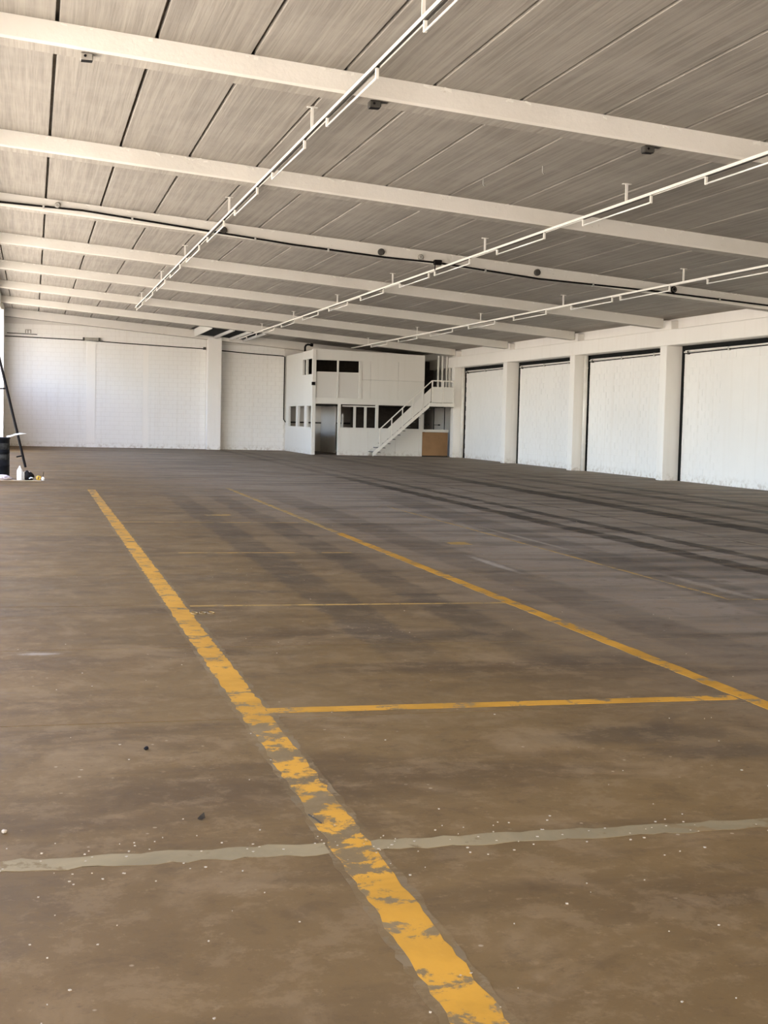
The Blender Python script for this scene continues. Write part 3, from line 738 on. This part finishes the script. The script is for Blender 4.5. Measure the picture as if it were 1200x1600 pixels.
# ------------------------------------------------------------------ things by the left edge
def nbox(bm, amp):
    for v in bm.verts: v.co += Vector([random.uniform(-amp, amp) for _ in range(3)])
t = empty('drum', (-0.78, 31.95, 0)); tag(t, 'dark blue-black steel drum standing at the left edge of the floor', 'drum')
prof = [(0, 0.02), (0.285, 0.02), (0.30, 0.0), (0.305, 0.015), (0.292, 0.03), (0.290, 0.30), (0.300, 0.315), (0.290, 0.33), (0.290, 0.60), (0.300, 0.615), (0.290, 0.63), (0.290, 0.90), (0.305, 0.925), (0.305, 0.945), (0.292, 0.95), (0.286, 0.925), (0, 0.925)]
obj('body', lathe(prof, 32), M['drum'], t, True)
obj('scuffed_band', lathe([(0.2915, 0.45), (0.2925, 0.47), (0.2925, 0.55), (0.2915, 0.57)], 32), M['drum_label'], t, True)
obj('scuffed_band', lathe([(0.2915, 0.68), (0.2925, 0.70), (0.2925, 0.80), (0.2915, 0.82)], 32), M['drum_label'], t, True)
obj('bung', lathe([(0, 0.95), (0.035, 0.95), (0.035, 0.925)], 12, (0.1, -0.12, 0)), M['steel'], t)
t = tag(obj('plastic_pipe', tube([(-0.55, 31.80, 0.965), (-0.45, 31.78, 0.985), (-0.36, 31.76, 1.02), (-0.25, 31.74, 1.04), (-0.13, 31.72, 1.045)], [0.018, 0.02, 0.02, 0.018, 0.008], 8), M['plastic_white'], None, True), 'curved white plastic strip lying across the top of the drum', 'pipe')
# plastic bag at the foot of the drum
bm = bmesh.new(); bmesh.ops.create_icosphere(bm, subdivisions=3, radius=0.16)
for v in bm.verts:
    v.co.x *= 1.3; v.co.y *= 0.9; v.co.z *= 0.40
    v.co += v.co.normalized() * random.uniform(-0.022, 0.022)
    v.co.z = max(v.co.z, -0.045)
o = obj('plastic_bag', bm, M['bag']); o.location = (-0.64, 31.45, 0.058); tag(o, 'crumpled pinkish white plastic bag at the foot of the drum', 'bag')
o = obj('wooden_board', box(-0.75, 0.20, 31.30, 31.62, 0.0, 0.012), M['wood'], bevel=0.003); tag(o, 'thin pale board lying flat under the bottle and bag', 'board')
t = empty('bottle', (-0.26, 31.5, 0.012)); tag(t, 'white pointed plastic bottle standing on the pale board', 'bottle')
obj('body', lathe([(0, 0), (0.062, 0), (0.066, 0.01), (0.066, 0.19), (0.058, 0.225), (0.032, 0.27)], 20), M['plastic_white'], t, True)
obj('cap', lathe([(0.030, 0.268), (0.024, 0.295), (0.012, 0.315), (0, 0.32)], 16), M['plastic_white'], t, True)
# black bag / sack
t = empty('tool_bag', (-0.07, 31.52, 0.016)); tag(t, 'slumped black tool bag beside the white bottle', 'bag')
bm = bmesh.new(); bmesh.ops.create_icosphere(bm, subdivisions=3, radius=1)
for v in bm.verts:
    k = 1 + 0.07 * math.sin(9 * v.co.x + 5 * v.co.z) * math.cos(7 * v.co.y)
    v.co = Vector((v.co.x * 0.125 * k, v.co.y * 0.10 * k, max(v.co.z, -0.75) * 0.11 * k + (0.03 if v.co.x < 0 else -0.012) * max(v.co.z, 0)))
    v.co.z += 0.0825
obj('body', bm, M['black'], t, True)
obj('grey_lining', box(-0.125, -0.085, -0.08, -0.02, 0, 0.19), M['grey_box'], t, bevel=0.008)
obj('strap', tube([(0.015, -0.10, 0.035), (0.05, -0.115, 0.055), (0.10, -0.10, 0.05)], 0.014, 6), M['plastic_white'], t, True)
obj('top_flap', tube([(-0.10, -0.02, 0.175), (-0.03, -0.03, 0.19), (0.03, -0.03, 0.18)], 0.012, 6), M['bag'], t, True)
# tape roll with brush
t = empty('tape_roll', (0.145, 31.45, 0.013)); tag(t, 'yellow tape roll lying at the end of the board', 'tape')
o = obj('roll', lathe([(0.028, -0.025), (0.052, -0.025), (0.052, 0.025), (0.028, 0.025), (0.028, -0.025)], 20), M['yellow_plastic'], t, True); o.rotation_euler = (math.pi / 2, 0, 0.5); o.location = (0, 0, 0.052)
t = empty('paint_brush', (0.24, 31.5, 0.0)); tag(t, 'small white and yellow brush with a dark handle standing by the tape roll', 'brush')
obj('bristles', lathe([(0, 0), (0.036, 0), (0.04, 0.05), (0.022, 0.085), (0, 0.09)], 12), M['plastic_white'], t, True)
obj('handle', tube([(0, 0, 0.085), (0.015, 0, 0.20)], 0.008, 6), M['leaf'], t)
# leaning black ladder-like frame
t = empty('steel_frame', (-0.17, 39.0, 0.0)); tag(t, 'tall black steel prop with pegs leaning against the left wall behind the drum', 'prop')
bm = bmesh.new(); add_tube(bm, [(0, 0, 0.0), (-1.03, 0, 4.33)], 0.036, 8); obj('pole', bm, M['black'], t)
def on(z): return (-1.03 * z / 4.33, 0, z)
for z, ln in ((0.32, 0.17), (2.16, 0.8)):
    p = on(z); obj('peg', tube([p, (p[0] - ln, 0, p[2] - 0.035)], 0.020, 8), M['black'], t)

# ------------------------------------------------------------------ small litter on the floor
def pebble(name, loc, s, m, lab, cat, sub=2):
    bm = bmesh.new(); bmesh.ops.create_icosphere(bm, subdivisions=sub, radius=1)
    for v in bm.verts:
        v.co *= 1 + random.uniform(-0.18, 0.18); v.co = Vector((v.co.x * s[0], v.co.y * s[1], v.co.z * s[2]))
    lo = min(v.co.z for v in bm.verts)
    for v in bm.verts: v.co.z -= lo
    o = obj(name, bm, M[m]); o.location = loc; tag(o, lab, cat); return o
pebble('stone', (0.52, 6.28, 0), (0.011, 0.011, 0.009), 'black', 'small black stone on the floor left of the long yellow line', 'stone')
pebble('stone', (-0.09, 5.10, 0), (0.010, 0.010, 0.008), 'chip', 'small pale stone on the floor at the left edge of the picture', 'stone')
bm = bmesh.new()
pts = [(-0.024, 0, 0.004), (-0.01, 0.018, 0.012), (0.014, 0.012, 0.034), (0.020, 0.0, 0.006), (0.0, -0.018, 0.002), (-0.016, -0.012, 0.001)]
f = bm.faces.new([bm.verts.new(p) for p in pts]); bmesh.ops.solidify(bm, geom=bm.faces[:], thickness=0.002)
o = obj('dry_leaf', bm, M['leaf']); o.location = (0.64, 5.15, 0.002); o.scale = (0.7, 0.7, 0.7); tag(o, 'curled dark dry leaf on the floor near the wide pale joint', 'leaf')
o = tag(obj('wire', tube([(1.33, 4.93 + 0.0, 0.004), (1.32, 4.98, 0.005), (1.305, 5.05, 0.004)], 0.003, 5), M['leaf']), 'short dark wire lying on the worn yellow line', 'wire')
o.location = (-0.25, 0.08, 0)
# scattered paint chips: nobody could count them
bm = bmesh.new()
for _ in range(420):
    y = 2.6 + 22 * random.random() ** 2.2; x = random.uniform(-1.0, 0.6 + 0.52 * y)
    if random.random() < 0.45: y = 4.72 + random.gauss(0, 0.14)
    s = random.uniform(0.002, 0.0055) * (1.6 if random.random() < 0.1 else 1); a = random.uniform(0, 6.28)
    vs = []
    for k in range(4):
        r = s * random.uniform(0.6, 1.3); vs.append((x + r * math.cos(a + k * 1.57), y + r * math.sin(a + k * 1.57)))
    lo = [bm.verts.new((p[0], p[1], 0.0002)) for p in vs]; hi = [bm.verts.new((p[0], p[1], 0.003)) for p in vs]
    bm.faces.new(hi)
    for k in range(4): bm.faces.new((lo[k], lo[(k + 1) % 4], hi[(k + 1) % 4], hi[k]))
o = obj('paint_chips', bm, M['chip']); tag(o, 'tiny pale paint chips scattered over the near floor', 'debris', kind='stuff')
